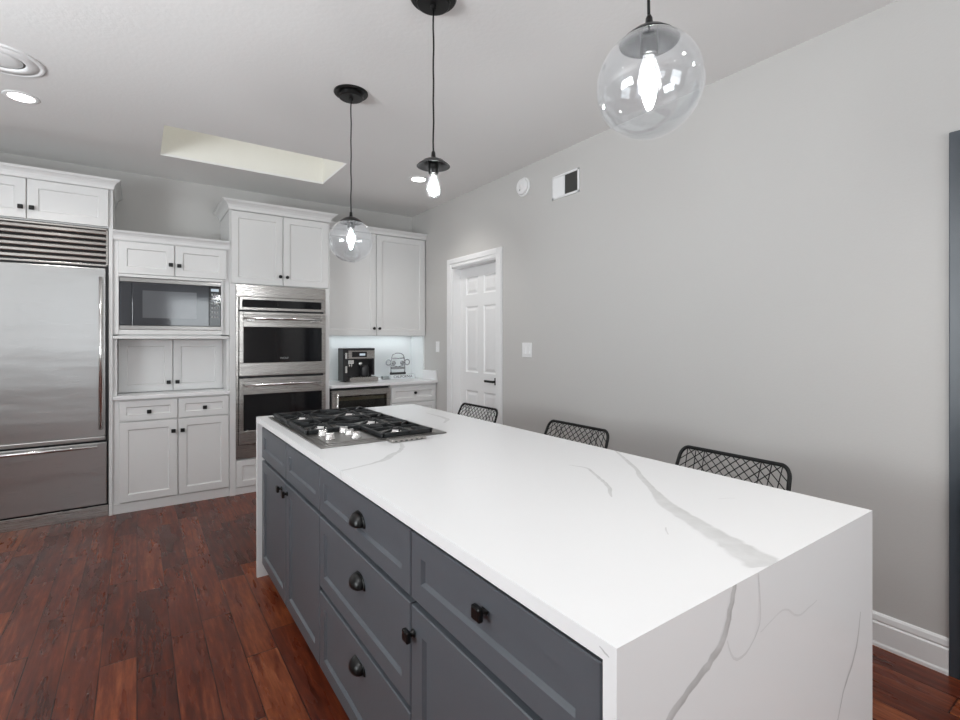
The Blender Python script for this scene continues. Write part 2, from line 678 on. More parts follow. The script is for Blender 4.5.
RW = lambda u, z, w: (XR + w, u, z)
LW = lambda u, z, w: (XL - w, u, z)
NW = lambda u, z, w: (u, YN - w, z)
D1 = (3.520, 4.275, 0, 2.055)
D2 = (-0.395, 0.445, 0, 2.045)
wall_with_openings('wall_right', RW, YN, YB, [D2, D1], 0.14, 'long greige wall with the white door and the air vent')
wall_with_openings('wall_left', LW, YN, YB, [(0.55, 2.25, 0.78, 2.33)], 0.12, 'wall opposite the island with an added window')
WINS = [(-1.58, -0.32, 0.78, 2.33), (0.52, 1.78, 0.78, 2.33)]
wall_with_openings('wall_rear', NW, XL - .1, XR + .14, WINS, 0.12, 'wall behind the viewer with two windows')


def window(name, fn, u0, u1, z0, z1, label):
    e = bpy.data.objects.new(name, None)
    COL.objects.link(e)
    e.location = fn((u0 + u1) / 2, z0, 0)
    struct(e, label, 'window')
    mb = MB()
    for a in ((u0 - .07, u0, z0 - .07, z1 + .07), (u1, u1 + .07, z0 - .07, z1 + .07)):
        mb.fbox(fn, *a, -0.018, 0.0, 0.003)
    mb.fbox(fn, u0, u1, z1, z1 + .07, -0.018, 0.0, 0.003)
    mb.fbox(fn, u0 - .09, u1 + .09, z0 - .03, z0, -0.06, 0.0, 0.004)
    um = (u0 + u1) / 2
    zm = (z0 + z1) / 2
    mb.fbox(fn, u0, u0 + .04, z0, z1, 0.0, 0.045)
    mb.fbox(fn, u1 - .04, u1, z0, z1, 0.0, 0.045)
    mb.fbox(fn, u0, u1, z0, z0 + .04, 0.0, 0.045)
    mb.fbox(fn, u0, u1, z1 - .04, z1, 0.0, 0.045)
    mb.fbox(fn, u0, u1, zm - .02, zm + .02, 0.005, 0.04)
    mb.build('window_frame', M_TRIM, e)
    mb = MB()
    mb.fbox(fn, u0 + .03, u1 - .03, z0 + .03, z1 - .03, 0.02, 0.026)
    mb.build('pane', M_PANE, e)


window('window_1', NW, *WINS[0], 'left window in the wall behind the viewer')
window('window_2', NW, *WINS[1], 'right window in the wall behind the viewer')
window('window_3', LW, 0.55, 2.25, 0.78, 2.33, 'unseen window added in the wall opposite the island')  # added out of view to go with the left fill lamp

# baseboard: a moulded strip, built as one profile per run
def baseboard(mb, y0, y1):
    prof = [(0, 0), (0.020, 0), (0.020, 0.012), (0.016, 0.020), (0.016, 0.098), (0.010, 0.104), (0.013, 0.112), (0.010, 0.132), (0.004, 0.140), (0, 0.141)]
    mb.prism([(XR - o, y0, z) for o, z in prof], (0, y1 - y0, 0))


mb = MB()
baseboard(mb, 0.536, 3.432)
baseboard(mb, 4.363, 4.60)
struct(mb.build('baseboard_right', M_TRIM), 'white moulded baseboard along the long wall', 'baseboard')


def casing(mb, u0, u1, z1, wd, fn, t=0.022, mi=0):
    """moulded door casing round an opening; fn(u, z, w) w into the room"""
    for a, b in ((u0 - wd, u0), (u1, u1 + wd)):
        mb.fbox(fn, a, b, 0, z1 + wd, 0, t * .7, 0.003, mi)
        mb.fbox(fn, a + wd * .12, b - wd * .38, 0, z1 + wd * .6, t * .7, t, 0.004, mi)
    mb.fbox(fn, u0, u1, z1, z1 + wd, 0, t * .7, 0.003, mi)
    mb.fbox(fn, u0 - wd * .3, u1 + wd * .3, z1 + wd * .38, z1 + wd * .88, t * .7, t, 0.004, mi)


RIN = lambda u, z, w: (XR - w, u, z)
# white six panel door, set back in its jamb
e = bpy.data.objects.new('door_1', None)
COL.objects.link(e)
e.location = (XR, D1[0], 0)
struct(e, 'white six panel door in the long wall', 'door')
mb = MB()
casing(mb, D1[0], D1[1], D1[3], 0.086, RIN)
mb.box(XR - .002, XR + .138, D1[1] - .012, D1[1], 0, D1[3])
mb.box(XR - .002, XR + .138, D1[0], D1[0] + .012, 0, D1[3])
mb.box(XR - .002, XR + .138, D1[0], D1[1], D1[3] - .012, D1[3])
mb.build('door_frame', M_TRIM, e)
mb = MB()
dx = XR + 0.100
u0, u1, z0, z1 = D1[0] + .014, D1[1] - .014, 0.008, D1[3] - .014
wd = u1 - u0
st, mid = 0.105, 0.095
pu = [(u0 + st, u0 + (wd - mid) / 2), (u0 + (wd + mid) / 2, u1 - st)]
pz = [(0.20, 0.82), (1.00, 1.655), (1.77, 1.945)]
sl = lambda u, z, w: (dx - w, u, z)
mb.box(dx, dx + .036, u0, u1, z0, z1)
# stiles and rails stand proud, panels are raised inside with sloping edges
us = [u0, pu[0][0], pu[0][1], pu[1][0], pu[1][1], u1]
for k in (0, 2, 4):
    mb.fbox(sl, us[k], us[k + 1], z0, z1, 0, 0.012)
zs = [z0, .20, .82, 1.0, 1.655, 1.77, 1.945, z1]
for a, b in pu:
    for k in (0, 2, 4, 6):
        mb.fbox(sl, a, b, zs[k], zs[k + 1], 0, 0.012)
    for c, d in pz:
        def ring(i, w):
            return [sl(a + i, c + i, w), sl(b - i, c + i, w), sl(b - i, d - i, w), sl(a + i, d - i, w)]
        mb.grid([ring(0, 0.012), ring(0.012, 0.002), ring(0.022, 0.002), ring(0.045, 0.009)], True, False, 0, False)
        mb.fbox(sl, a + .045, b - .045, c + .045, d - .045, 0.0, 0.009)
slab = mb.build('door_slab', M_TRIM, e)
mb = MB()
hy, hz = D1[0] + .118, 0.935
mb.box(dx - .022, dx - .012, hy - .028, hy + .028, hz - .034, hz + .034, 0.004)
mb.lathe((dx - .022, hy, hz), [(.010, 0), (.010, .04)], 14, lambda a, b, h: (-h, a, b))
mb.box(dx - .072, dx - .056, hy - .012, hy + .125, hz - .011, hz + .011, 0.005)
hd = mb.build('door_handle', M_BLACK, slab)
hd['label'] = 'black lever handle'

# slate grey doorway at the near end of the long wall
e = bpy.data.objects.new('door_2', None)
COL.objects.link(e)
e.location = (XR, D2[0], 0)
struct(e, 'slate grey door and casing at the near end of the long wall', 'door')
mb = MB()
casing(mb, D2[0], D2[1], D2[3], 0.09, RIN, 0.026)
mb.box(XR - .002, XR + .138, D2[1] - .014, D2[1], 0, D2[3])
mb.box(XR - .002, XR + .138, D2[0], D2[0] + .014, 0, D2[3])
mb.box(XR - .002, XR + .138, D2[0], D2[1], D2[3] - .014, D2[3])
mb.build('door_frame', M_DOORGREY, e)
mb = MB()
mb.box(XR + .08, XR + .118, D2[0] + .016, D2[1] - .016, 0.008, D2[3] - .016, 0.003)
mb.shaker(lambda u, z, w: (XR + .08 - w, u, z), D2[0] + .018, D2[1] - .018, 0.01, D2[3] - .018, 0, 0.012, 0.12)
mb.build('door_slab', M_DOORGREY, e)

# backsplash on the back wall and its return on the right wall
mb = MB()
mb.box(1.49, XR, YB - .014, YB, 0.894, 1.372)
mb.box(XR - .014, XR, 4.872, YB - .014, 0.894, 1.372)
struct(mb.build('trim_1', M_TILE), 'white backsplash under the right wall cabinet', 'backsplash')

# ================================================================== BACK WALL CABINETS
FY = 4.64                   # carcass faces; doors stand 20 mm proud
B = BACK(FY)

# ---- tall cabinet around the refrigerator
t = thing('refrigerator_cabinet', 'white crowned cabinet boxing in the steel refrigerator at far left', 'cabinet', (-0.632, 4.9, 0))
mb = MB()
mb.box(-1.115, -0.150, FY, YB - .001, 2.160, 2.462)
mb.box(-0.174, -0.150, FY - .02, YB - .001, 0, 2.160, 0.002)
mb.box(-1.115, -1.090, FY - .02, YB - .001, 0, 2.160, 0.002)
mb.build('cabinet_box', M_WHITE, t)
mb = MB()
mb.box(-1.113, -0.152, FY - .004, YB - .002, 2.452, 2.463)
crown(mb, -1.115, -0.150, FY - .022, YB - .002, 2.448, 2.520, 0.050)
mb.build('crown_moulding', M_WHITE, t)
front('door', t, B, -0.629, -0.176, 2.168, 2.446, 0.001, M_WHITE, 0.058, knobs=[(-0.603, 2.243)])
front('door', t, B, -1.088, -0.635, 2.168, 2.446, 0.001, M_WHITE, 0.058, knobs=[(-0.661, 2.243)])

# ---- refrigerator
t = thing('refrigerator', 'wide stainless steel refrigerator with bottom freezer drawer and louvred top grille', 'refrigerator', (-0.632, 4.9, 0))
FX0, FX1 = -1.086, -0.178
R = BACK(4.635)
mb = MB()
mb.box(FX0, FX1, 4.650, YB - .03, 0.005, 2.150)
mb.build('body', M_DARK, t)
mb = MB()
mb.fbox(R, FX0, FX0 + .012, 1.868, 2.152, 0, 0.016, 0.002)
mb.fbox(R, FX1 - .012, FX1, 1.868, 2.152, 0, 0.016, 0.002)
mb.fbox(R, FX0, FX1, 2.138, 2.152, 0, 0.016, 0.002)
mb.fbox(R, FX0, FX1, 1.868, 1.882, 0, 0.016, 0.002)
for k in range(6):
    zc = 1.898 + k * 0.0412
    mb.prism([(FX0 + .012, 4.639, zc + .034), (FX0 + .012, 4.616, zc + .026), (FX0 + .012, 4.611, zc + .020), (FX0 + .012, 4.609, zc + .004), (FX0 + .012, 4.613, zc - .002), (FX0 + .012, 4.640, zc + .006)], (FX1 - FX0 - .024, 0, 0))
mb.build('louvre_grille', M_STEEL, t)
mb = MB()
mb.fbox(R, FX0 + .006, FX1 - .014, 0.606, 1.852, 0, 0.028, 0.004)
mb.fbox(R, FX0 + .006, FX1 - .014, 0.576, 0.606, 0.004, 0.042, 0.006)
d = mb.build('door', M_STEELV, t)
mb = MB()
mb.tube([R(-0.219, 0.66, 0.062), R(-0.219, 1.785, 0.062)], 0.0125, 14)
for z in (0.72, 1.73):
    mb.tube([R(-0.219, z, 0.026), R(-0.219, z, 0.062)], 0.009, 10)
mb.build('handle', M_CHROME, d)
mb = MB()
mb.fbox(R, FX0 + .006, FX1 - .008, 0.100, 0.560, 0, 0.028, 0.004)
d = mb.build('freezer_drawer', M_STEELV, t)
mb = MB()
mb.tube([R(-1.03, 0.536, 0.060), R(-0.240, 0.536, 0.060)], 0.0125, 14)
for x in (-0.97, -0.30):
    mb.tube([R(x, 0.536, 0.026), R(x, 0.536, 0.060)], 0.009, 10)
mb.build('handle', M_CHROME, d)
mb = MB()
mb.fbox(R, FX0, FX1 + .002, 0.0, 0.082, -0.010, 0.006, 0.002)
mb.build('kick_plate', M_STEEL, t)

# ---- upper cabinet with the microwave niche
t = thing('microwave_cabinet', 'white upper cabinet with two small doors above the built-in microwave', 'cabinet', (0.245, 4.9, 1.33))
mb = MB()
mb.box(-0.149, 0.640, FY, YB - .001, 1.803, 2.080)
mb.box(-0.149, -0.114, FY, YB - .001, 1.345, 1.803)
mb.box(0.580, 0.640, FY, YB - .001, 1.345, 1.803)
mb.box(-0.149, 0.640, FY, YB - .001, 1.330, 1.362)
mb.box(-0.114, 0.580, YB - .03, YB - .001, 1.362, 1.803)
mb.build('cabinet_box', M_WHITE, t)
mb = MB()
mb.box(-0.149, 0.640, FY - .012, YB - .002, 2.076, 2.084)
crown(mb, -0.149, 0.640, FY - .014, YB - .002, 2.080, 2.148, 0.035, False, False)
mb.build('crown_moulding', M_WHITE, t)
mb = MB()
mb.fbox(B, -0.149, 0.636, 1.328, 1.352, 0, 0.034, 0.004)
mb.build('ledge', M_WHITE, t)
mb = MB()
mb.fbox(B, -0.127, -0.113, 1.362, 1.824, 0, 0.024, 0.003)
mb.fbox(B, 0.578, 0.592, 1.362, 1.824, 0, 0.024, 0.003)
mb.fbox(B, -0.113, 0.578, 1.802, 1.824, 0, 0.024, 0.003)
mb.fbox(B, -0.113, 0.578, 1.362, 1.398, 0, 0.024, 0.003)
mb.build('niche_frame', M_WHITE, t)
front('door', t, B, -0.116, 0.245, 1.828, 2.072, 0.001, M_WHITE, 0.052, knobs=[(0.220, 1.915)])
front('door', t, B, 0.251, 0.618, 1.828, 2.072, 0.001, M_WHITE, 0.052, knobs=[(0.277, 1.912)])

# ---- microwave
t = thing('microwave', 'built-in microwave with smoky glass door and steel trim bands', 'microwave', (0.23, 4.85, 1.40))
mb = MB()
mb.box(-0.108, 0.574, 4.650, 5.08, 1.402, 1.800)
mb.build('body', M_DARK, t)
mb = MB()
mb.fbox(B, -0.112, 0.577, 1.767, 1.800, -0.008, 0.014, 0.002)
mb.fbox(B, -0.112, 0.577, 1.400, 1.432, -0.008, 0.014, 0.002)
mb.build('trim_band', M_TRAY, t)
mb = MB()
mb.fbox(B, -0.030, 0.488, 1.434, 1.765, -0.008, 0.018, 0.002)
d = mb.build('door', M_MGLASS, t)
mb = MB()
mb.fbox(B, 0.035, 0.400, 1.492, 1.705, 0.0175, 0.0187)
w_ = mb.build('door_window', mat('window_mesh_glass', (0.10, 0.105, 0.115), 0.08, spec=0.7), d)
mb = MB()
mb.fbox(B, -0.111, -0.033, 1.434, 1.765, -0.008, 0.016, 0.002)
mb.build('side_panel', M_MGLASS, t)
mb = MB()
mb.fbox(B, 0.491, 0.576, 1.434, 1.765, -0.008, 0.016, 0.002)
cp = mb.build('control_panel', M_BGLASS, t)
mb = MB()
mb.fbox(B, 0.503, 0.560, 1.722, 1.744, 0.0155, 0.0170)
mb.build('display', M_DISPLAY, cp)
for r in range(6):
    for c in range(3):
        mb = MB()
        x, z = 0.506 + c * 0.0195, 1.690 - r * 0.037
        mb.fbox(B, x, x + .012, z, z + .014, 0.0155, 0.0172, 0.0005)
        mb.build('button', M_MARK, cp)

# ---- appliance garage
G = BACK(4.87)
t = thing('appliance_garage', 'white two-door cabinet recessed between the microwave ledge and the small worktop', 'cabinet', (0.245, 5.0, 0.893))
mb = MB()
mb.box(-0.149, -0.126, FY + .004, YB - .001, 0.894, 1.3295)
mb.box(0.622, 0.640, FY + .004, YB - .001, 0.894, 1.3295)
mb.box(-0.126, 0.622, 4.872, YB - .001, 0.894, 1.3295)
mb.build('cabinet_box', M_WHITE, t)
front('door', t, G, -0.122, 0.244, 0.900, 1.325, 0.0, M_WHITE, 0.055, knobs=[(0.216, 0.970)])
front('door', t, G, 0.250, 0.620, 0.900, 1.325, 0.0, M_WHITE, 0.055, knobs=[(0.278, 0.970)])

# ---- small worktop and base cabinet below it
mb = MB()
mb.box(-0.149, 0.640, 4.600, YB - .002, 0.866, 0.8935, 0.002)
o = mb.build('worktop', M_QUARTZ)
o['label'], o['category'] = 'short white worktop between the refrigerator and the ovens', 'worktop'
t = thing('base_cabinet', 'white base cabinet with two drawers over two doors beside the refrigerator', 'cabinet', (0.25, 4.9, 0))
mb = MB()
mb.box(-0.149, 0.640, FY, YB - .001, 0.0, 0.8655)
mb.build('cabinet_box', M_WHITE, t)
mb = MB()
mb.fbox(B, -0.149, 0.640, 0.0, 0.076, 0.0005, 0.008, 0.002)
mb.build('kick_board', M_WHITE, t)
front('drawer', t, B, -0.112, 0.266, 0.698, 0.852, 0.001, M_WHITE, 0.045, knobs=[(0.078, 0.764)])
front('drawer', t, B, 0.273, 0.636, 0.698, 0.852, 0.001, M_WHITE, 0.045, knobs=[(0.458, 0.768)])
front('door', t, B, -0.112, 0.266, 0.082, 0.688, 0.001, M_WHITE, 0.055, knobs=[(0.238, 0.598)])
front('door', t, B, 0.273, 0.636, 0.082, 0.688, 0.001, M_WHITE, 0.055, knobs=[(0.300, 0.598)])

# ---- oven tower
t = thing('oven_tower_cabinet', 'tall white crowned cabinet holding the double oven', 'cabinet', (1.063, 4.9, 0))
mb = MB()
mb.box(0.641, 1.488, FY, YB - .001, 1.798, 2.435)
mb.box(0.641, 1.488, FY, YB - .001, 0.0, 0.300)
mb.box(0.641, 0.688, FY - .02, YB - .001, 0.0, 1.798)
mb.box(1.452, 1.488, FY - .02, YB - .001, 0.0, 1.798)
mb.box(0.688, 1.452, YB - .04, YB - .001, 0.300, 1.798)
mb.box(0.641, 0.650, FY - .02, FY, 1.798, 2.435)
mb.box(1.478, 1.488, FY - .02, FY, 1.798, 2.435)
mb.build('cabinet_box', M_WHITE, t)
mb = MB()
mb.box(0.643, 1.486, FY - .018, YB - .002, 2.424, 2.436)
crown(mb, 0.641, 1.488, FY - .022, YB - .002, 2.424, 2.502, 0.062)
mb.build('crown_moulding', M_WHITE, t)
front('door', t, B, 0.653, 1.069, 1.803, 2.420, 0.001, M_WHITE, 0.055, knobs=[(1.046, 1.882)], knob=round_knob)
front('door', t, B, 1.075, 1.476, 1.803, 2.420, 0.001, M_WHITE, 0.055, knobs=[(1.104, 1.880)], knob=round_knob)
front('drawer', t, B, 0.692, 1.448, 0.064, 0.290, 0.001, M_WHITE, 0.048)
mb = MB()
mb.fbox(B, 0.689, 1.451, 0.0, 0.058, 0.0005, 0.010, 0.002)
mb.build('kick_board', M_WHITE, t)

# ---- double oven
t = thing('double_oven', 'built-in stainless steel double oven with black glass windows', 'oven', (1.072, 4.85, 0.31))
O = BACK(4.628)
OX0, OX1 = 0.690, 1.450
mb = MB()
mb.box(OX0 + .004, OX1 - .004, 4.634, 5.12, 0.304, 1.794)
mb.build('body', M_DARK, t)
mb = MB()
mb.fbox(O, OX0, OX1, 1.694, 1.796, 0, 0.014, 0.002)
mb.fbox(O, OX0, OX0 + .018, 0.304, 1.694, 0, 0.014, 0.002)
mb.fbox(O, OX1 - .018, OX1, 0.304, 1.694, 0, 0.014, 0.002)
mb.fbox(O, OX0 + .018, OX1 - .018, 0.304, 0.418, 0, 0.014, 0.002)
mb.build('trim_frame', M_STEEL, t)
mb = MB()
mb.shaker(O, 0.712, 1.430, 1.578, 1.690, 0, 0.034, 0.022, 0.006, 0.004)
cp = mb.build('control_panel', M_STEEL, t)
mb = MB()
mb.fbox(O, 0.738, 1.404, 1.604, 1.664, 0.028, 0.032, 0.001)
mb.build('control_glass', M_BGLASS, cp)
for zlo, zhi, hz0, hz1, gz0, gz1 in ((1.010, 1.562, 1.474, 1.536, 1.124, 1.432), (0.425, 0.992, 0.900, 0.964, 0.545, 0.852)):
    mb = MB()
    x0, x1 = 0.712, 1.430
    # door: a steel frame around the glass and a handle pocket above it
    mb.fbox(O, x0, x1, zlo, gz0, 0.004, 0.046, 0.005)
    mb.fbox(O, x0, 0.744, gz0, zhi, 0.004, 0.046, 0.004)
    mb.fbox(O, 1.406, x1, gz0, zhi, 0.004, 0.046, 0.004)
    mb.fbox(O, 0.744, 1.406, gz1, hz0, 0.004, 0.046, 0.003)
    mb.fbox(O, 0.744, 1.406, hz1, zhi, 0.004, 0.046, 0.003)
    mb.fbox(O, 0.744, 1.406, hz0, hz1, 0.004, 0.022)
    d = mb.build('oven_door', M_STEEL, t)
    mb = MB()
    mb.fbox(O, 0.744, 1.406, gz0, gz1, 0.006, 0.042, 0.002)
    g = mb.build('oven_window', M_BGLASS, d)
    mb = MB()
    zc = (hz0 + hz1) / 2
    mb.tube([O(0.752, zc + .003, 0.066), O(1.398, zc + .003, 0.066)], 0.013, 14)
    for x in (0.80, 1.35):
        mb.fbox(O, x - .03, x + .03, zc - .022, zc + .004, 0.020, 0.062, 0.004)
    mb.build('handle', M_CHROME, d)
    if zlo > 1:
        text_mb('WOLF', 0.026, lambda a, b, c: O(1.075 + a, 1.160 + b, 0.0425 + c)).build('lettering', M_MARK, g)

# ---- right wall cabinet
U = BACK(4.850)
t = thing('corner_cabinet', 'white crowned upper cabinet with two tall doors in the far right corner', 'cabinet', (2.06, 5.0, 1.37))
mb = MB()
mb.box(1.4895, XR - .001, 4.850, YB - .001, 1.376, 2.423)
mb.build('cabinet_box', M_WHITE, t)
mb = MB()
mb.box(1.553, XR - .001, 4.832, YB - .002, 2.424, 2.432)
crown(mb, 1.553, XR - .0015, 4.828, YB - .002, 2.424, 2.482, 0.048, False, False)
mb.build('crown_moulding', M_WHITE, t)
front('door', t, U, 1.496, 2.044, 1.366, 2.420, 0.001, M_WHITE, 0.060, knobs=[(2.018, 1.440)], knob=round_knob)
front('door', t, U, 2.050, 2.618, 1.366, 2.420, 0.001, M_WHITE, 0.060, knobs=[(2.078, 1.440)], knob=round_knob)

# ---- led strip below it
t = thing('under_cabinet_light', 'cool white light strip under the far right wall cabinet', 'light', (2.05, 5.06, 1.36))
mb = MB()
mb.box(1.56, 2.56, 5.03, 5.09, 1.3735, 1.3758)
mb.build('housing', M_PLATE, t)
mb = MB()
mb.box(1.57, 2.55, 5.04, 5.08, 1.3722, 1.3737)
mb.build('diffuser', M_LED, t)

# ---- right worktop with upstand
mb = MB()
mb.box(1.4895, XR - .001, 4.565, YB - .0145, 0.8655, 0.8935, 0.002)
mb.box(XR - .020, XR - .001, 4.575, 4.871, 0.8925, 0.990, 0.002)
o = mb.build('worktop', M_QUARTZ)
o['label'], o['category'] = 'white worktop with a low upstand carrying the coffee machine', 'worktop'

# ---- right base cabinet
t = thing('drawer_cabinet', 'white drawer cabinet in the far right corner beside the wine cooler', 'cabinet', (2.37, 4.9, 0))
BR = BACK(4.615)
mb = MB()
mb.box(2.104, XR - .001, 4.615, YB - .001, 0.0, 0.865)
mb.build('cabinet_box', M_WHITE, t)
for z0, z1 in ((0.682, 0.838), (0.405, 0.672), (0.10, 0.395)):
    front('drawer', t, BR, 2.110, 2.622, z0, z1, 0.001, M_WHITE, 0.042, knobs=[(2.378, (z0 + z1) / 2 + .012)], knob=round_knob)

# ---- wine cooler
t = thing('wine_cooler', 'undercounter wine cooler with steel framed glass door beside the oven tower', 'wine cooler', (1.80, 4.9, 0))
WC = BACK(4.630)
mb = MB()
mb.box(1.492, 2.100, 4.95, YB - .01, 0.012, 0.850)
mb.box(1.492, 1.520, 4.645, 4.95, 0.012, 0.850)
mb.box(2.072, 2.100, 4.645, 4.95, 0.012, 0.850)
mb.box(1.520, 2.072, 4.645, 4.95, 0.822, 0.850)
mb.box(1.520, 2.072, 4.645, 4.95, 0.012, 0.100)
mb.build('body', M_DARK, t)
mb = MB()
mb.fbox(WC, 1.503, 1.568, 0.06, 0.838, -0.010, 0.034, 0.003)
mb.fbox(WC, 2.060, 2.098, 0.06, 0.838, -0.010, 0.034, 0.003)
mb.fbox(WC, 1.568, 2.060, 0.782, 0.838, -0.010, 0.034, 0.003)
mb.fbox(WC, 1.568, 2.060, 0.06, 0.115, -0.010, 0.034, 0.003)
d = mb.build('door', M_STEEL, t)
mb = MB()
mb.fbox(WC, 1.568, 2.060, 0.115, 0.782, 0.004, 0.012)
mb.build('door_glass', thin_glass_mat('cooler_glass', (0.72, 0.73, 0.70), 0.8), d)
mb = MB()
mb.tube([WC(1.548, 0.20, 0.068), WC(1.548, 0.815, 0.068)], 0.010, 12)
for z in (0.26, 0.77):
    mb.tube([WC(1.548, z, 0.032), WC(1.548, z, 0.068)], 0.007, 10)
mb.build('handle', M_CHROME, d)
for z in (0.730, 0.60, 0.47, 0.34, 0.21):
    mb = MB()
    mb.box(1.521, 2.071, 4.665, 4.690, z, z + .034, 0.003)
    for x in range(6):
        mb.box(1.53 + x * .1, 1.545 + x * .1, 4.690, 4.94, z + .004, z + .012)
    mb.build('rack', M_WINE, t)

# ---- coffee machine
t = thing('coffee_machine', 'black and steel coffee machine on the far right worktop', 'coffee machine', (1.865, 4.92, 0.8935))
CX0, CX1, CYF, CYB = 1.702, 2.040, 4.850, 5.01
mb = MB()
mb.box(CX0, CX0 + .050, CYF + .004, CYB, 0.900, 1.232, 0.006)
mb.box(CX0 + .05, CX1, CYF + .10, CYB, 0.910, 1.225)
mb.box(CX1 - .02, CX1, CYF + .010, CYB, 0.955, 1.225, 0.003)
mb.box(CX0, CX1 + .002, CYF + .004, CYB, 1.214, 1.236, 0.006)
mb.box(CX0 + .05, CX1, CYF + .012, CYB, 1.120, 1.216)
for x in (CX0 + .03, CX1 - .03):
    for y in (CYF + .02, CYB - .02):
        mb.lathe((x, y, 0.8937), [(.012, 0), (.012, .02)], 12)
mb.build('body', M_DARK, t)
K = BACK(CYF + .012)
mb = MB()
mb.fbox(K, CX0 + .055, CX1 - .002, 1.128, 1.212, 0, 0.014, 0.003)
fp = mb.build('front_panel', M_STEEL, t)
mb = MB()
mb.fbox(K, 1.792, 1.950, 1.145, 1.200, 0.0135, 0.0165, 0.001)
dp = mb.build('control_glass', M_BGLASS, fp)
mb = MB()
mb.fbox(K, 1.872, 1.932, 1.160, 1.182, 0.016, 0.0172)
mb.build('display', M_DISPLAY, dp)
mb = MB()
mb.box(CX0 + .045, CX1 + .008, 4.775, CYB - .02, 0.8938, 0.940, 0.004)
tr = mb.build('drip_tray', M_STEEL, t)
mb = MB()
for k in range(12):
    mb.box(CX0 + .075 + k * .022, CX0 + .085 + k * .022, 4.785, 4.94, 0.940, 0.944)
mb.build('drip_grate', M_CHROME, tr)
mb = MB()
mb.box(1.760, 1.822, CYF + .02, CYF + .10, 1.075, 1.120, 0.006)
for x in (1.778, 1.804):
    mb.lathe((x, CYF + .045, 1.078), [(.009, 0), (.007, -.035)], 12)
mb.build('spout', M_CHROME, t)
mb = MB()
c = Vector((1.905, CYF + .10, 1.075))
mb.lathe(c, [(.022, 0), (.022, .045), (.018, .05), (0, .05)], 20, lambda a, b, h: (a, -h, b))
mb.build('dial', M_CHROME, t)
mb = MB()
mb.lathe((1.945, CYF + .050, 0.945), [(.040, 0), (.045, .01), (.045, .085), (.036, .11), (.030, .112), (0, .112)], 24)
mb.build('water_jug', M_DARK, t)
mb = MB()
for z0, z1 in ((1.13, 1.19), (0.985, 1.055)):
    mb = MB()
    mb.box(CX0 + .020, CX0 + .042, CYF - .004, CYF + .006, z0, z1, 0.003)
    mb.build('side_trim', M_CHROME, t)

# ---- wire van ornament on its block
t = thing('van_ornament', 'silver wire ornament shaped like a van front on a lettered block', 'ornament', (2.40, 4.95, 0.8935))
mb = MB()
mb.box(2.250, 2.545, 4.925, 4.985, 0.8937, 0.942, 0.003)
blk = mb.build('base_block', M_ACRYL, t)
text_mb('CALIFORNIA', 0.040, lambda a, b, c: (2.400 + a * 1.0, 4.9248 - c, 0.918 + b)).build('lettering', M_PAPER, blk)


def vp(x, z):
    return (2.352 + x, 4.955, z)


mb = MB()
out = [vp(-.082, .962), vp(-.084, 1.02), vp(-.082, 1.075), vp(-.074, 1.13), vp(-.062, 1.158), vp(-.035, 1.172), vp(0, 1.176), vp(.035, 1.172), vp(.062, 1.158), vp(.074, 1.13), vp(.082, 1.075), vp(.084, 1.02), vp(.082, .962)]
mb.tube(out, 0.0055, 8)
mb.tube([vp(-.074, 1.122), vp(-.03, 1.118), vp(0, 1.116), vp(.03, 1.118), vp(.074, 1.122)], 0.006, 8)
mb.tube([vp(-.082, 1.045), vp(0, 1.028), vp(.082, 1.045)], 0.004, 8)
mb.build('body_outline', M_SILVER, t)
mb = MB()
mb.box(2.352 - .080, 2.352 + .080, 4.948, 4.964, 1.000, 1.028, 0.004)
mb.build('grille_plate', M_SILVER, t)
mb = MB()
mb.box(2.352 - .092, 2.352 + .092, 4.944, 4.968, 0.942, 0.966, 0.004)
bp_ = mb.build('bumper', M_DARK, t)
for sg in (-1, 1):
    mb = MB()
    ring = [vp(sg * .112 + .028 * math.cos(a), 1.075 + .030 * math.sin(a)) for a in [2 * PI * k / 20 for k in range(20)]]
    mb.tube(ring, 0.006, 8, True)
    mb.build('mirror', M_SILVER, t)
    mb = MB()
    mb.lathe(vp(sg * .050, 1.068), [(.024, 0), (.024, .006), (.016, .012), (0, .013)], 20, lambda a, b, h: (a, -h, b))
    mb.build('headlight', M_SILVER, t)

# ---- little card box left of the ornament
mb = MB()
mb.box(2.165, 2.238, 4.935, 4.975, 0.8937, 0.930, 0.003)
o = mb.build('small_box', M_BOX)
o['label'], o['category'] = 'tiny grey-blue box left of the van ornament', 'box'

# ================================================================== ISLAND
IX0, IX1, IY0, IY1, IT = 0.547, 1.520, 0.453, 2.975, 0.891
SLAB, LEG = 0.028, 0.025


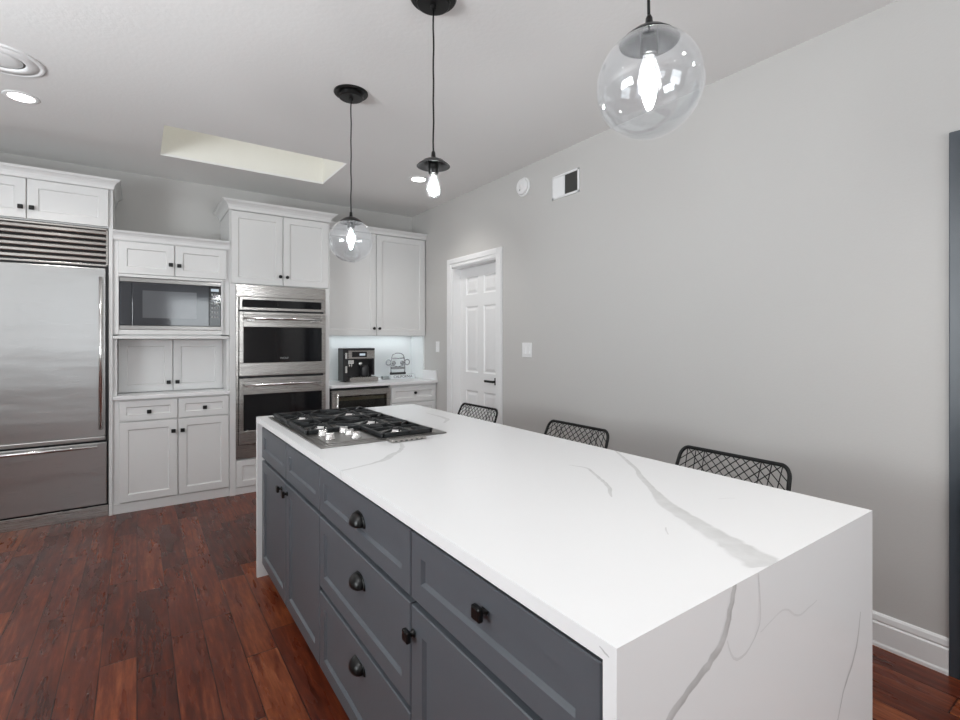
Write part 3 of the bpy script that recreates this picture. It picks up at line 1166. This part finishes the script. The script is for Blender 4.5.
def waterfall():
    mb = MB()
    mb.box(IX0, IX1, IY0, IY1, IT - SLAB, IT)
    mb.box(IX0, IX1, IY0, IY0 + LEG, 0, IT - SLAB)
    mb.box(IX0, IX1, IY1 - LEG, IY1, 0, IT - SLAB)
    bmesh.ops.remove_doubles(mb.bm, verts=mb.bm.verts, dist=1e-5)
    bm = mb.bm
    lay = bm.verts.layers.float.new('vein')
    rnd = random.Random(3)

    def strip(pts, place, peak=1.0, jag=0.25):
        """pts: (a, b, width) in slab coordinates; place(a, b) -> world on the face"""
        fine = []
        for (a0, b0, w0), (a1, b1, w1) in zip(pts[:-1], pts[1:]):
            n = max(2, int(math.hypot(a1 - a0, b1 - b0) / 0.012))
            for i in range(n):
                k = i / n
                fine.append((a0 + (a1 - a0) * k, b0 + (b1 - b0) * k, w0 + (w1 - w0) * k))
        fine.append(pts[-1])
        # smooth the kinks a little
        for _ in range(3):
            fine = [fine[0]] + [tuple((fine[i - 1][c] + 2 * fine[i][c] + fine[i + 1][c]) / 4 for c in range(3)) for i in range(1, len(fine) - 1)] + [fine[-1]]
        prev = None
        n = len(fine)
        for i, (a, b, w) in enumerate(fine):
            a0, b0, _ = fine[max(i - 1, 0)]
            a1, b1, _ = fine[min(i + 1, n - 1)]
            dx, dy = a1 - a0, b1 - b0
            L = math.hypot(dx, dy) or 1
            nx, ny = -dy / L, dx / L
            sh = w * jag * rnd.uniform(-1, 1)
            row = []
            for s, val in ((-1.0, 0.0), (-0.72, .75), (0.0, .8), (0.72, 1.0), (1.0, 0.0)):
                v = bm.verts.new(place(a + nx * (s * w / 2 + sh * .5), b + ny * (s * w / 2 + sh * .5)))
                v[lay] = val * peak
                row.append(v)
            if prev:
                for p, q, r_, s_ in zip(prev[:-1], prev[1:], row[1:], row[:-1]):
                    bm.faces.new((p, q, r_, s_))
            prev = row

    e = 0.0004
    top = lambda a, b: (min(max(a, IX0), IX1), min(max(b, IY0), IY1), IT + e)
    near = lambda a, b: (min(max(a, IX0), IX1), IY0 - e, min(b, IT))
    strip([(1.515, 1.26, .006), (1.476, 1.203, .012), (1.40, 1.10, .018), (1.355, 1.037, .014), (1.30, 0.985, .022), (1.219, 0.882, .022), (1.127, 0.771, .050),
           (1.089, 0.689, .052), (1.056, 0.617, .060), (1.024, 0.543, .072), (1.002, 0.498, .086), (0.982, 0.453, .096)], top, .55, .10)
    strip([(1.216, 1.213, .004), (1.24, 1.149, .010), (1.20, 1.08, .012), (1.166, 1.022, .014), (1.12, .95, .014), (1.087, 0.927, .012), (1.064, 0.898, .004)], top, .60)
    strip([(0.993, 0.682, .003), (0.975, 0.670, .006), (0.961, 0.654, .003)], top, .5)
    strip([(1.287, 0.722, .003), (1.315, 0.714, .005), (1.33, .70, .003)], top, .35)
    strip([(0.549, 1.585, .012), (0.597, 1.594, .012), (0.682, 1.62, .014), (0.73, 1.641, .030), (0.782, 1.702, .032), (0.831, 1.732, .016), (0.88, 1.81, .022), (0.90, 1.87, .014)], top, .50)
    strip([(1.396, 2.56, .008), (1.393, 2.379, .026), (1.38, 2.283, .030), (1.299, 2.193, .010)], top, .42)
    strip([(0.80, 1.30, .002), (0.84, 1.27, .004), (0.90, 1.26, .002)], top, .15)
    strip([(0.860, 0.893, .016), (0.855, 0.880, .016), (0.844, 0.849, .018), (0.821, 0.806, .020), (0.776, 0.781, .020), (0.717, 0.763, .016), (0.672, 0.743, .020), (0.632, 0.715, .022), (0.58, .66, .024), (0.548, .60, .024)],
          near, .85)
    strip([(1.440, 0.661, .004), (1.422, 0.597, .009), (1.388, 0.549, .010), (1.339, 0.52, .009), (1.327, 0.496, .004), (1.28, .42, .008), (1.22, .36, .010), (1.18, .27, .008)], near, .80)
    strip([(0.942, 0.889, .003), (0.95, 0.83, .004), (0.952, 0.792, .004), (0.93, .775, .004), (0.912, 0.763, .003), (0.883, 0.751, .007), (0.850, 0.760, .006), (0.834, 0.802, .003)], near, .35)
    strip([(0.95, 0.777, .003), (1.007, 0.788, .004), (1.05, 0.795, .004), (1.077, 0.774, .006), (1.10, .755, .005), (1.193, 0.763, .003)], near, .25)
    fr = lambda a, b: (IX0 - e, a, b)
    strip([(1.575, .868, .008), (1.585, .878, .010), (1.585, .890, .008)], fr, .35)
    strip([(0.466, .872, .002), (0.473, .874, .005), (0.484, .879, .002)], fr, .8)
    return mb


o = waterfall().build('island_countertop', M_QUARTZ)
o['label'], o['category'] = 'thick white waterfall countertop with grey veins over the grey island', 'countertop'

CXF = 0.590                 # carcass faces; fronts stand 20 mm proud of it
IB = FACE_X(CXF)
CXB = 1.150


def cup_pull(fn, u, v, w0, parent):
    """half-dome cup pull, open below"""
    a, h, d = 0.039, 0.038, 0.031
    mb = MB()
    rows = []
    for scale in (1.0, 0.86):
        for j in (range(9) if scale == 1.0 else range(8, -1, -1)):
            ph = PI / 2 * j / 8
            row = []
            for i in range(21):
                th = PI * i / 20
                row.append(fn(u + a * scale * math.cos(th), v - .020 + h * scale * math.sin(th) ** .55 * math.sin(ph), w0 + .0008 + d * scale * math.sin(th) ** .55 * math.cos(ph)))
            rows.append(row)
    rows.append(rows[0])
    mb.grid(rows, False, False, 0, True)
    # flange against the drawer
    mb.fbox(fn, u - a - .004, u + a + .004, v - .024, v - .008, w0, w0 + .004, 0.0015)
    mb.lathe(fn(u, v - .020, w0), [(h * .99, 0), (h * 1.06, .001), (h * 1.02, .004), (h * .9, .005)], 24,
             lambda p, q, r: tuple(Vector(fn(p * 1.25, max(q, -.002), r)) - Vector(fn(0, 0, 0))))
    return mb.build('cup_pull', M_BLACK, parent)


def island_unit(name, label, y0, y1):
    t = thing(name, label, 'cabinet', ((CXF + CXB) / 2, (y0 + y1) / 2, 0), 'grey cabinets of the island')
    mb = MB()
    mb.box(CXF, CXB, y0 + .001, y1 - .001, 0.075, IT - SLAB - .001)
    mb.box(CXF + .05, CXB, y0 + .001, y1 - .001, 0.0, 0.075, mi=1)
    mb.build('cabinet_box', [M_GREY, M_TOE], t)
    return t


YA, YBd, YC, YD, = IY1 - LEG, 1.887, 1.127, IY0 + LEG
ZT, ZD, ZDD, ZB = 0.836, 0.668, 0.651, 0.078
# far unit: two false drawers over two doors
t = island_unit('double_door_cabinet', 'far island cabinet with two grey doors below two short drawer fronts', YBd, YA)
ym = 2.402
front('drawer', t, IB, ym + .003, YA - .012, ZD, ZT, 0.0, M_GREY, 0.050)
front('drawer', t, IB, YBd + .003, ym - .003, ZD, ZT, 0.0, M_GREY, 0.050)
front('door', t, IB, ym + .003, YA - .012, ZB, ZDD, 0.0, M_GREY, 0.055, knobs=[(ym + .080, 0.608)])
front('door', t, IB, YBd + .003, ym - .003, ZB, ZDD, 0.0, M_GREY, 0.055, knobs=[(ym - .026, 0.610)])
# middle unit: three drawers with cup pulls
t = island_unit('drawer_stack', 'middle island cabinet of three grey drawers with black cup pulls', YC, YBd)
for z0, z1, pz_ in ((ZD, ZT, 0.765), (0.386, ZDD, 0.572), (ZB, 0.369, 0.307)):
    d = front('drawer', t, IB, YC + .003, YBd - .003, z0, z1, 0.0, M_GREY, 0.050)
    cup_pull(IB, 1.498, pz_ - .006, 0.0112, d)
# near unit: drawer over a wide door
t = island_unit('drawer_and_door_cabinet', 'near island cabinet with one wide grey drawer above a wide grey door', YD, YC)
front('drawer', t, IB, YD + .024, YC - .003, ZD, ZT, 0.0, M_GREY, 0.052, knobs=[(0.8127, 0.773)])
front('door', t, IB, YD + .024, YC - .003, ZB, ZDD, 0.0, M_GREY, 0.058, knobs=[(1.110, 0.584)])

# ---- gas cooktop
CK = (0.592, 1.168, 1.945, 2.888)
t = thing('gas_cooktop', 'stainless gas cooktop with black cast iron grates at the far end of the island', 'cooktop', (0.88, 2.42, IT))
mb = MB()
mb.box(CK[0], CK[1], CK[2], CK[3], IT + .0005, IT + .006, 0.0025)
mb.box(CK[0] + .02, CK[1] - .05, CK[2] + .02, CK[3] - .02, IT + .005, IT + .008, 0.001)
mb.build('tray', M_TRAY, t)
GT = 0.922


def grate(x0, x1, y0, y1, burners):
    mb = MB()
    bw = 0.013
    zb = GT - 0.016
    for a in ((x0, x1, y0, y0 + bw), (x0, x1, y1 - bw, y1), (x0, x0 + bw, y0, y1), (x1 - bw, x1, y0, y1)):
        mb.box(*a, zb - .006, GT - .003, 0.003)
    for x in (x0, x1 - .016):
        for y in (y0, y1 - .016):
            mb.box(x, x + .016, y, y + .016, IT + .0075, GT - .003, 0.003)
    for (bx, by) in burners:
        hx0, hx1, hy0, hy1 = bx
        cx, cy = by
        for p, q in (((cx, hy0), (cx, cy - .022)), ((cx, hy1), (cx, cy + .022)), ((hx0, cy), (cx - .022, cy)), ((hx1, cy), (cx + .022, cy)),
                     ((hx0, hy0), (cx - .05, cy - .05)), ((hx1, hy0), (cx + .05, cy - .05)), ((hx0, hy1), (cx - .05, cy + .05)), ((hx1, hy1), (cx + .05, cy + .05))):
            d = Vector((q[0] - p[0], q[1] - p[1], 0))
            n = Vector((-d.y, d.x, 0)).normalized() * .0045
            P, Q = Vector((p[0], p[1], 0)), Vector((q[0], q[1], 0))
            ring = lambda c, z0, z1: [c - n + Vector((0, 0, z0)), c + n + Vector((0, 0, z0)), c + n + Vector((0, 0, z1)), c - n + Vector((0, 0, z1))]
            mb.grid([ring(P, zb, GT - .003), ring(P + d * .25, zb, GT), ring(Q, zb + .006, GT)], True, True, 0, False)
    return mb.build('grate', M_IRON, t)


def burner(cx, cy, r):
    mb = MB()
    mb.lathe((cx, cy, IT + .0075), [(r * 1.25, 0), (r * 1.25, .002), (r, .003), (r, .011), (r * .9, .012), (0, .012)], 28)
    b = mb.build('burner', M_CHROME, t)
    mb = MB()
    mb.lathe((cx, cy, IT + .0195), [(r * .85, 0), (r * .85, .003), (r * .7, .006), (0, .006)], 28)
    mb.build('burner_cap', M_IRON, b)


gx0, gx1, gxm = 0.612, 1.105, 0.860
grate(gx0, gx1, 2.542, 2.852, [((gx0, gxm, 2.542, 2.852), (0.735, 2.697)), ((gxm, gx1, 2.542, 2.852), (0.990, 2.697))])
grate(gx0, gx1, 2.226, 2.536, [((gx0, gxm, 2.226, 2.536), (0.735, 2.381)), ((gxm, gx1, 2.226, 2.536), (0.990, 2.381))])
grate(0.858, gx1, 1.968, 2.220, [((0.858, gx1, 1.968, 2.220), (0.988, 2.094))])
for bx, by, r in ((0.735, 2.697, .036), (0.990, 2.697, .040), (0.735, 2.381, .036), (0.990, 2.381, .040), (0.988, 2.094, .034)):
    burner(bx, by, r)
mb = MB()
mb.box(0.630, 0.845, 1.985, 2.205, IT + .0075, IT + .011, 0.0015)
mb.build('control_plate', M_TRAY, t)
for kx, ky in ((0.668, 2.165), (0.668, 2.070), (0.770, 2.190), (0.770, 2.115), (0.770, 2.035)):
    mb = MB()
    mb.lathe((kx, ky, IT + .011), [(.023, 0), (.023, .003), (.019, .004), (.018, .017), (.016, .020), (0, .020)], 28)
    mb.box(kx - .018, kx + .018, ky - .004, ky + .004, IT + .030, IT + .036, 0.0015)
    mb.build('knob', M_CHROME, t)
mb = MB()
mb.box(0.868, 1.030, 1.885, 1.944, IT + .0005, IT + .012, 0.003)
for k in range(6):
    mb.box(0.882 + k * .024, 0.892 + k * .024, 1.8835, 1.886, IT + .004, IT + .008, mi=1)
mb.build('vent_strip', [M_STEEL, M_TOE], t)

# ================================================================== STOOLS
def make_stool(cy):
    """wire counter stool facing -X, its back rail at x = 1.75"""
    bx, seat_z = 1.46, 0.640
    t = thing('counter_stool', 'stool', 'stool', (bx, cy, 0), 'black wire stools along the island')

    def back(u, v):
        """u across (-1..1), v up (0..1) on the reclined, slightly curved back"""
        half = 0.214 - 0.020 * v
        z = seat_z + 0.015 + v * (0.907 - seat_z - 0.015)
        x = 1.668 + 0.082 * v - 0.030 * u * u * (1 - v) * .8
        return Vector((x, cy + u * half, z))
    # frame hoop with round upper corners
    pts = []
    for k in range(7):
        pts.append(back(-1, k / 6 * .86))
    for k in range(1, 8):
        a = PI / 2 * k / 8
        pts.append(back(-1 + .15 * (1 - math.cos(a)), .86 + .14 * math.sin(a)))
    for k in range(0, 9):
        pts.append(back(-.85 + 1.70 * k / 8, 1.0))
    for k in range(7, 0, -1):
        a = PI / 2 * k / 8
        pts.append(back(1 - .15 * (1 - math.cos(a)), .86 + .14 * math.sin(a)))
    for k in range(6, -1, -1):
        pts.append(back(1, k / 6 * .86))
    mb = MB()
    mb.tube(pts, 0.0068, 10)
    mb.build('back_frame', M_WIRE, t)
    mb = MB()
    n = 11
    for i in range(n):
        ut = -0.88 + 1.76 * i / (n - 1)
        for sgn in (-1, 1):
            ends = [ut + sgn * 1.45]
            if abs(ut) > .52 and sgn * ut > 0:
                ends.append(ut * .80)
            for ub in ends:
                v0 = 0.0
                if abs(ub) > .98:
                    lim = .98 if ub > 0 else -.98
                    v0 = 1 - (lim - ut) / (ub - ut)
                    ub = lim
                mb.tube([back(ut, .995), back((ut + ub) / 2, (.995 + v0) / 2), back(ub, v0)], 0.0019, 5)
    mb.build('back_wires', M_WIRE, t)
    # seat ring
    sx0, sx1, hw = 1.270, 1.668, 0.215
    ring = []
    for (cxs, cys, a0) in ((sx1 - .06, hw - .06, 0), (sx0 + .06, hw - .06, 90), (sx0 + .06, -hw + .06, 180), (sx1 - .06, -hw + .06, 270)):
        for k in range(7):
            a = math.radians(a0 + 15 * k)
            ring.append((cxs + .06 * math.cos(a), cy + cys + .06 * math.sin(a), seat_z + .015))
    mb = MB()
    mb.tube(ring, 0.0068, 10, True)
    mb.build('seat_frame', M_WIRE, t)
    mb = MB()
    for i in range(11):
        y = -0.18 + .36 * i / 10
        for sgn in (-1, 1):
            y2 = max(-.205, min(.205, y + sgn * .16))
            mb.tube([(sx0, cy + y, seat_z + .013), ((sx0 + sx1) / 2, cy + (y + y2) / 2, seat_z - .006), (sx1, cy + y2, seat_z + .013)], 0.0019, 5)
    mb.build('seat_wires', M_WIRE, t)
    feet = []
    for sx, sy in ((0, 1), (0, -1), (1, 1), (1, -1)):
        top = Vector((sx0 + .05 if not sx else sx1 - .03, cy + sy * (hw - .03), seat_z + .010))
        bot = Vector((sx0 + .01 if not sx else sx1 + .03, cy + sy * (hw + .005), 0.007))
        feet.append((top, bot))
        mb = MB()
        mb.tube([top, bot], 0.0068, 10)
        mb.lathe((bot.x, bot.y, 0), [(.012, 0.0003), (.012, .010), (.009, .016)], 12)
        mb.build('leg', M_WIRE, t)
    k = .64
    q = [a.lerp(b, k) for a, b in feet]
    mb = MB()
    mb.tube([q[0], q[1]], 0.007, 8)
    mb.tube([q[0], q[2]], 0.006, 8)
    mb.tube([q[1], q[3]], 0.006, 8)
    mb.build('foot_rail', M_WIRE, t)
    return t


STOOLS = [(0.933, 'nearest black wire stool behind the island, in front of bare wall'),
          (1.685, 'middle black wire stool of the three behind the island'),
          (2.518, 'farthest black wire stool, in front of the white door')]
s0 = make_stool(STOOLS[0][0])
s0['label'] = STOOLS[0][1]
for y, lab in STOOLS[1:]:
    c = copy_tree(s0)
    c.location.y = y
    c['label'] = lab

# ================================================================== PENDANTS
def make_pendant(y, capz, globe, label, bulb_strength=None):
    """canopy, cord, saucer shade, socket and bulb; capz = rim height of the saucer"""
    px = 1.018
    t = thing('pendant_light', label, 'pendant light', (px, y, CZ), 'pendant lights over the island')
    c = Vector((px, y, 0))
    mb = MB()
    mb.lathe(c + Vector((0, 0, CZ)), [(0, -.0005), (.096, -.0005), (.097, -.006), (.092, -.012), (.070, -.013), (.069, -.032), (.064, -.035), (.012, -.036), (.010, -.052), (0, -.052)], 48, smooth=False)
    mb.build('canopy', M_BLACK, t)
    zt = capz + 0.036
    mb = MB()
    n = 14
    mb.tube([(px + .0012 * math.sin(k * 1.7 + y), y + .0008 * math.sin(k * 1.1), CZ - .045 - (CZ - .045 - zt - .02) * k / n) for k in range(n + 1)], 0.0036, 8)
    mb.build('cord', M_WIRE, t)
    mb = MB()
    mb.lathe(c + Vector((0, 0, capz)), [(.0045, .066), (.008, .058), (.010, .036), (.018, .034), (.042, .024), (.062, .008), (.070, 0), (.067, 0), (.060, .005), (.040, .020), (.018, .030), (0, .031)], 40)
    mb.build('shade', M_BLACK, t)
    mb = MB()
    mb.lathe(c + Vector((0, 0, capz)), [(.021, .0300), (.021, -.028), (.018, -.032), (0, -.032)], 24)
    mb.build('socket', M_BLACK, t)
    zb = capz - .032
    mb = MB()
    mb.lathe(c + Vector((0, 0, zb)), [(.0145, .002), (.0145, -.008), (.0165, -.015), (.0215, -.031), (.026, -.047), (.0280, -.063), (.0275, -.077), (.023, -.088), (.013, -.095), (0, -.097)], 32)
    bulb = mb.build('bulb', M_ENV, t)
    mb = MB()
    mb.lathe(c + Vector((0, 0, zb)), [(.006, -.012), (.010, -.027), (.0150, -.049), (.0175, -.070), (.015, -.082), (.006, -.088), (0, -.089)], 24)
    mb.build('filament', M_BULB, bulb)
    mb = MB()
    mb.lathe(c + Vector((0, 0, zb)), [(.0138, .002), (.0138, -.006), (.005, -.012), (0, -.012)], 24)
    mb.build('bulb_base', M_BRASS, bulb)
    if globe:
        R_, zc = 0.125, capz - 0.104
        prof = []
        a0 = math.asin(.066 / R_)
        for k in range(31):
            a = a0 + (PI - a0) * k / 30
            prof.append((R_ * math.sin(a), R_ * math.cos(a)))
        for k in range(30, -1, -1):
            a = a0 + (PI - a0) * k / 30
            prof.append(((R_ - .003) * math.sin(a), (R_ - .003) * math.cos(a)))
        mb = MB()
        mb.lathe((px, y, zc), prof, 56, caps=False)
        mb.build('globe', M_GLOBE, t)
    return t


make_pendant(2.770, 1.999, True, 'farthest pendant light, a clear glass globe before the white wall cabinet')
make_pendant(1.803, 2.046, False, 'middle pendant light with a bare bulb and no globe')
make_pendant(0.745, 2.041, True, 'nearest pendant light, a large clear glass globe at upper right')

# ================================================================== CEILING AND WALL FITTINGS
def downlight(x, y, label, power=None, r=0.060):
    t = thing('recessed_downlight', label, 'ceiling light', (x, y, CZ), 'recessed downlights')
    mb = MB()
    mb.lathe((x, y, CZ), [(r, -.003), (r + .004, -.006), (r + .022, -.004), (r + .026, -.0003), (r, -.0003)], 40, caps=False)
    mb.build('trim_ring', M_PLATE, t)
    mb = MB()
    mb.lathe((x, y, CZ), [(0, -.004), (r, -.004), (r, -.0005), (0, -.0005)], 40)
    mb.build('lens', M_CAN, t)
    d = bpy.data.lights.new('downlight_beam', 'SPOT')
    d.energy, d.spot_size, d.spot_blend, d.shadow_soft_size = power or 28, math.radians(130), 0.8, 0.07
    d.color = (1.0, 0.97, 0.93)
    l = bpy.data.objects.new('downlight_beam', d)
    COL.objects.link(l)
    l.parent = t
    l.location = (0, 0, -.02)
    return t


downlight(-0.560, 3.932, 'lit recessed ceiling light at far left beside the round ceiling fixture')
downlight(2.060, 3.915, 'lit recessed ceiling light behind the bare bulb pendant')
downlight(-0.90, 1.30, 'unseen fill light added in the ceiling left of the viewer')  # fill lamp added out of view, as are the downlights below
downlight(-0.60, -1.10, 'unseen fill light added behind the viewer on the left', 8)
downlight(1.45, -0.40, 'unseen fill light added beside the slate grey door', 80)  # added to brighten the lower part of the long wall
downlight(0.90, -1.60, 'unseen fill light added behind the viewer on the right', 8)

t = thing('ceiling_fixture', 'large round white recessed ceiling fixture with a grooved trim ring', 'ceiling fixture', (-0.575, 3.454, CZ))
mb = MB()
mb.lathe((-0.575, 3.454, CZ), [(.178, -.0003), (.179, -.004), (.172, -.009), (.160, -.008), (.158, -.006), (.150, -.006), (.148, -.009), (.112, -.013), (.104, -.012), (.100, -.004), (.100, -.0003)], 56, caps=False)
mb.build('trim_ring', M_PLATE, t)
mb = MB()
mb.lathe((-0.575, 3.454, CZ), [(0, -.0006), (.100, -.0006), (.100, -.002), (0, -.002)], 40)
mb.build('recess_plate', M_GRILLE, t)
mb = MB()
mb.lathe((-0.575, 3.454, CZ), [(0, -.0022), (.090, -.0022), (.090, -.005), (.060, -.009), (0, -.010)], 40)
mb.build('eyeball', M_PLATE, t)

# return air grille
t = thing('air_vent', 'white wall air vent with a pale and a dark louvred half', 'air vent', (XR, 2.66, 2.40))
V = lambda u, z, w: (XR - w, u, z)
y0, y1, z0, z1 = 2.518, 2.798, 2.396, 2.572
ym = 2.668
mb = MB()
mb.fbox(V, y0, y1, z0, z0 + .016, 0.0005, 0.009, 0.002)
mb.fbox(V, y0, y1, z1 - .016, z1, 0.0005, 0.009, 0.002)
mb.fbox(V, y0, y0 + .016, z0, z1, 0.0005, 0.009, 0.002)
mb.fbox(V, y1 - .016, y1, z0, z1, 0.0005, 0.009, 0.002)
mb.fbox(V, ym - .004, ym + .004, z0, z1, 0.0005, 0.009, 0.002)
mb.build('frame', M_PLATE, t)
mb = MB()
mb.fbox(V, y0 + .01, ym, z0 + .01, z1 - .01, 0.0004, 0.0012)
mb.build('duct_opening', M_TOE, t)
mb = MB()
n = 14
for half, (a, b) in ((0, (y0 + .016, ym - .004)), (1, (ym + .004, y1 - .016))):
    for k in range(n):
        yy = a + (b - a) * (k + .5) / n
        if half:
            mb.prism([V(yy - .0035, z0 + .016, .002), V(yy + .002, z0 + .016, .006), V(yy + .003, z0 + .016, .006), V(yy - .0025, z0 + .016, .002)], (0, 0, z1 - z0 - .032))
        else:
            mb.prism([V(yy + .0022, z0 + .016, .0015), V(yy - .0012, z0 + .016, .0075), V(yy - .0022, z0 + .016, .0075), V(yy + .0012, z0 + .016, .0015)], (0, 0, z1 - z0 - .032), mi=1)
mb.fbox(V, y0 + .012, ym, z0 + .012, z1 - .012, 0.0004, 0.0016, mi=1)
mb.build('louvres', [M_PLATE, M_GRILLE], t)

# smoke detector
t = thing('smoke_detector', 'round white smoke detector on the long wall beside the vent', 'smoke detector', (XR, 3.145, 2.588))
axr = lambda a, b, h: (-h, a, b)
mb = MB()
mb.lathe((XR, 3.145, 2.588), [(0, .0005), (.078, .0005), (.078, .008), (.074, .011), (0, .011)], 40, axr)
mb.build('mounting_plate', M_PLATE, t)
mb = MB()
mb.lathe((XR, 3.145, 2.588), [(.066, .0105), (.066, .026), (.060, .034), (.030, .038), (.028, .036), (.016, .036), (.014, .039), (0, .039)], 40, axr)
mb.build('housing', M_PLATE, t)
mb = MB()
mb.lathe((XR, 3.155, 2.560), [(.006, .034), (.006, .039), (0, .039)], 14, axr)
mb.build('test_button', M_GRILLE, t)

# switch and outlet
t = thing('light_switch', 'white double light switch plate on the long wall right of the door', 'light switch', (XR, 3.103, 1.24))
mb = MB()
mb.fbox(V, 3.044, 3.162, 1.178, 1.298, 0.0005, 0.006, 0.002)
mb.build('cover_plate', M_PLATE, t)
for yy in (3.080, 3.126):
    mb = MB()
    mb.prism([V(yy - .016, 1.205, .0055), V(yy - .016, 1.271, .0055), V(yy - .016, 1.271, .008), V(yy - .016, 1.238, .0095), V(yy - .016, 1.205, .013)], (0, .032, 0))
    mb.build('rocker', M_TRIM, t)
t = thing('wall_outlet', 'white outlet plate on the wall above the worktop corner', 'outlet', (XR, 4.57, 1.24))
mb = MB()
mb.fbox(V, 4.535, 4.605, 1.192, 1.304, 0.0005, 0.006, 0.002)
mb.build('cover_plate', M_PLATE, t)
for zz in (1.222, 1.274):
    mb = MB()
    mb.fbox(V, 4.553, 4.587, zz - .016, zz + .016, 0.0055, 0.0085, 0.002)
    mb.build('socket_face', M_TRIM, t)
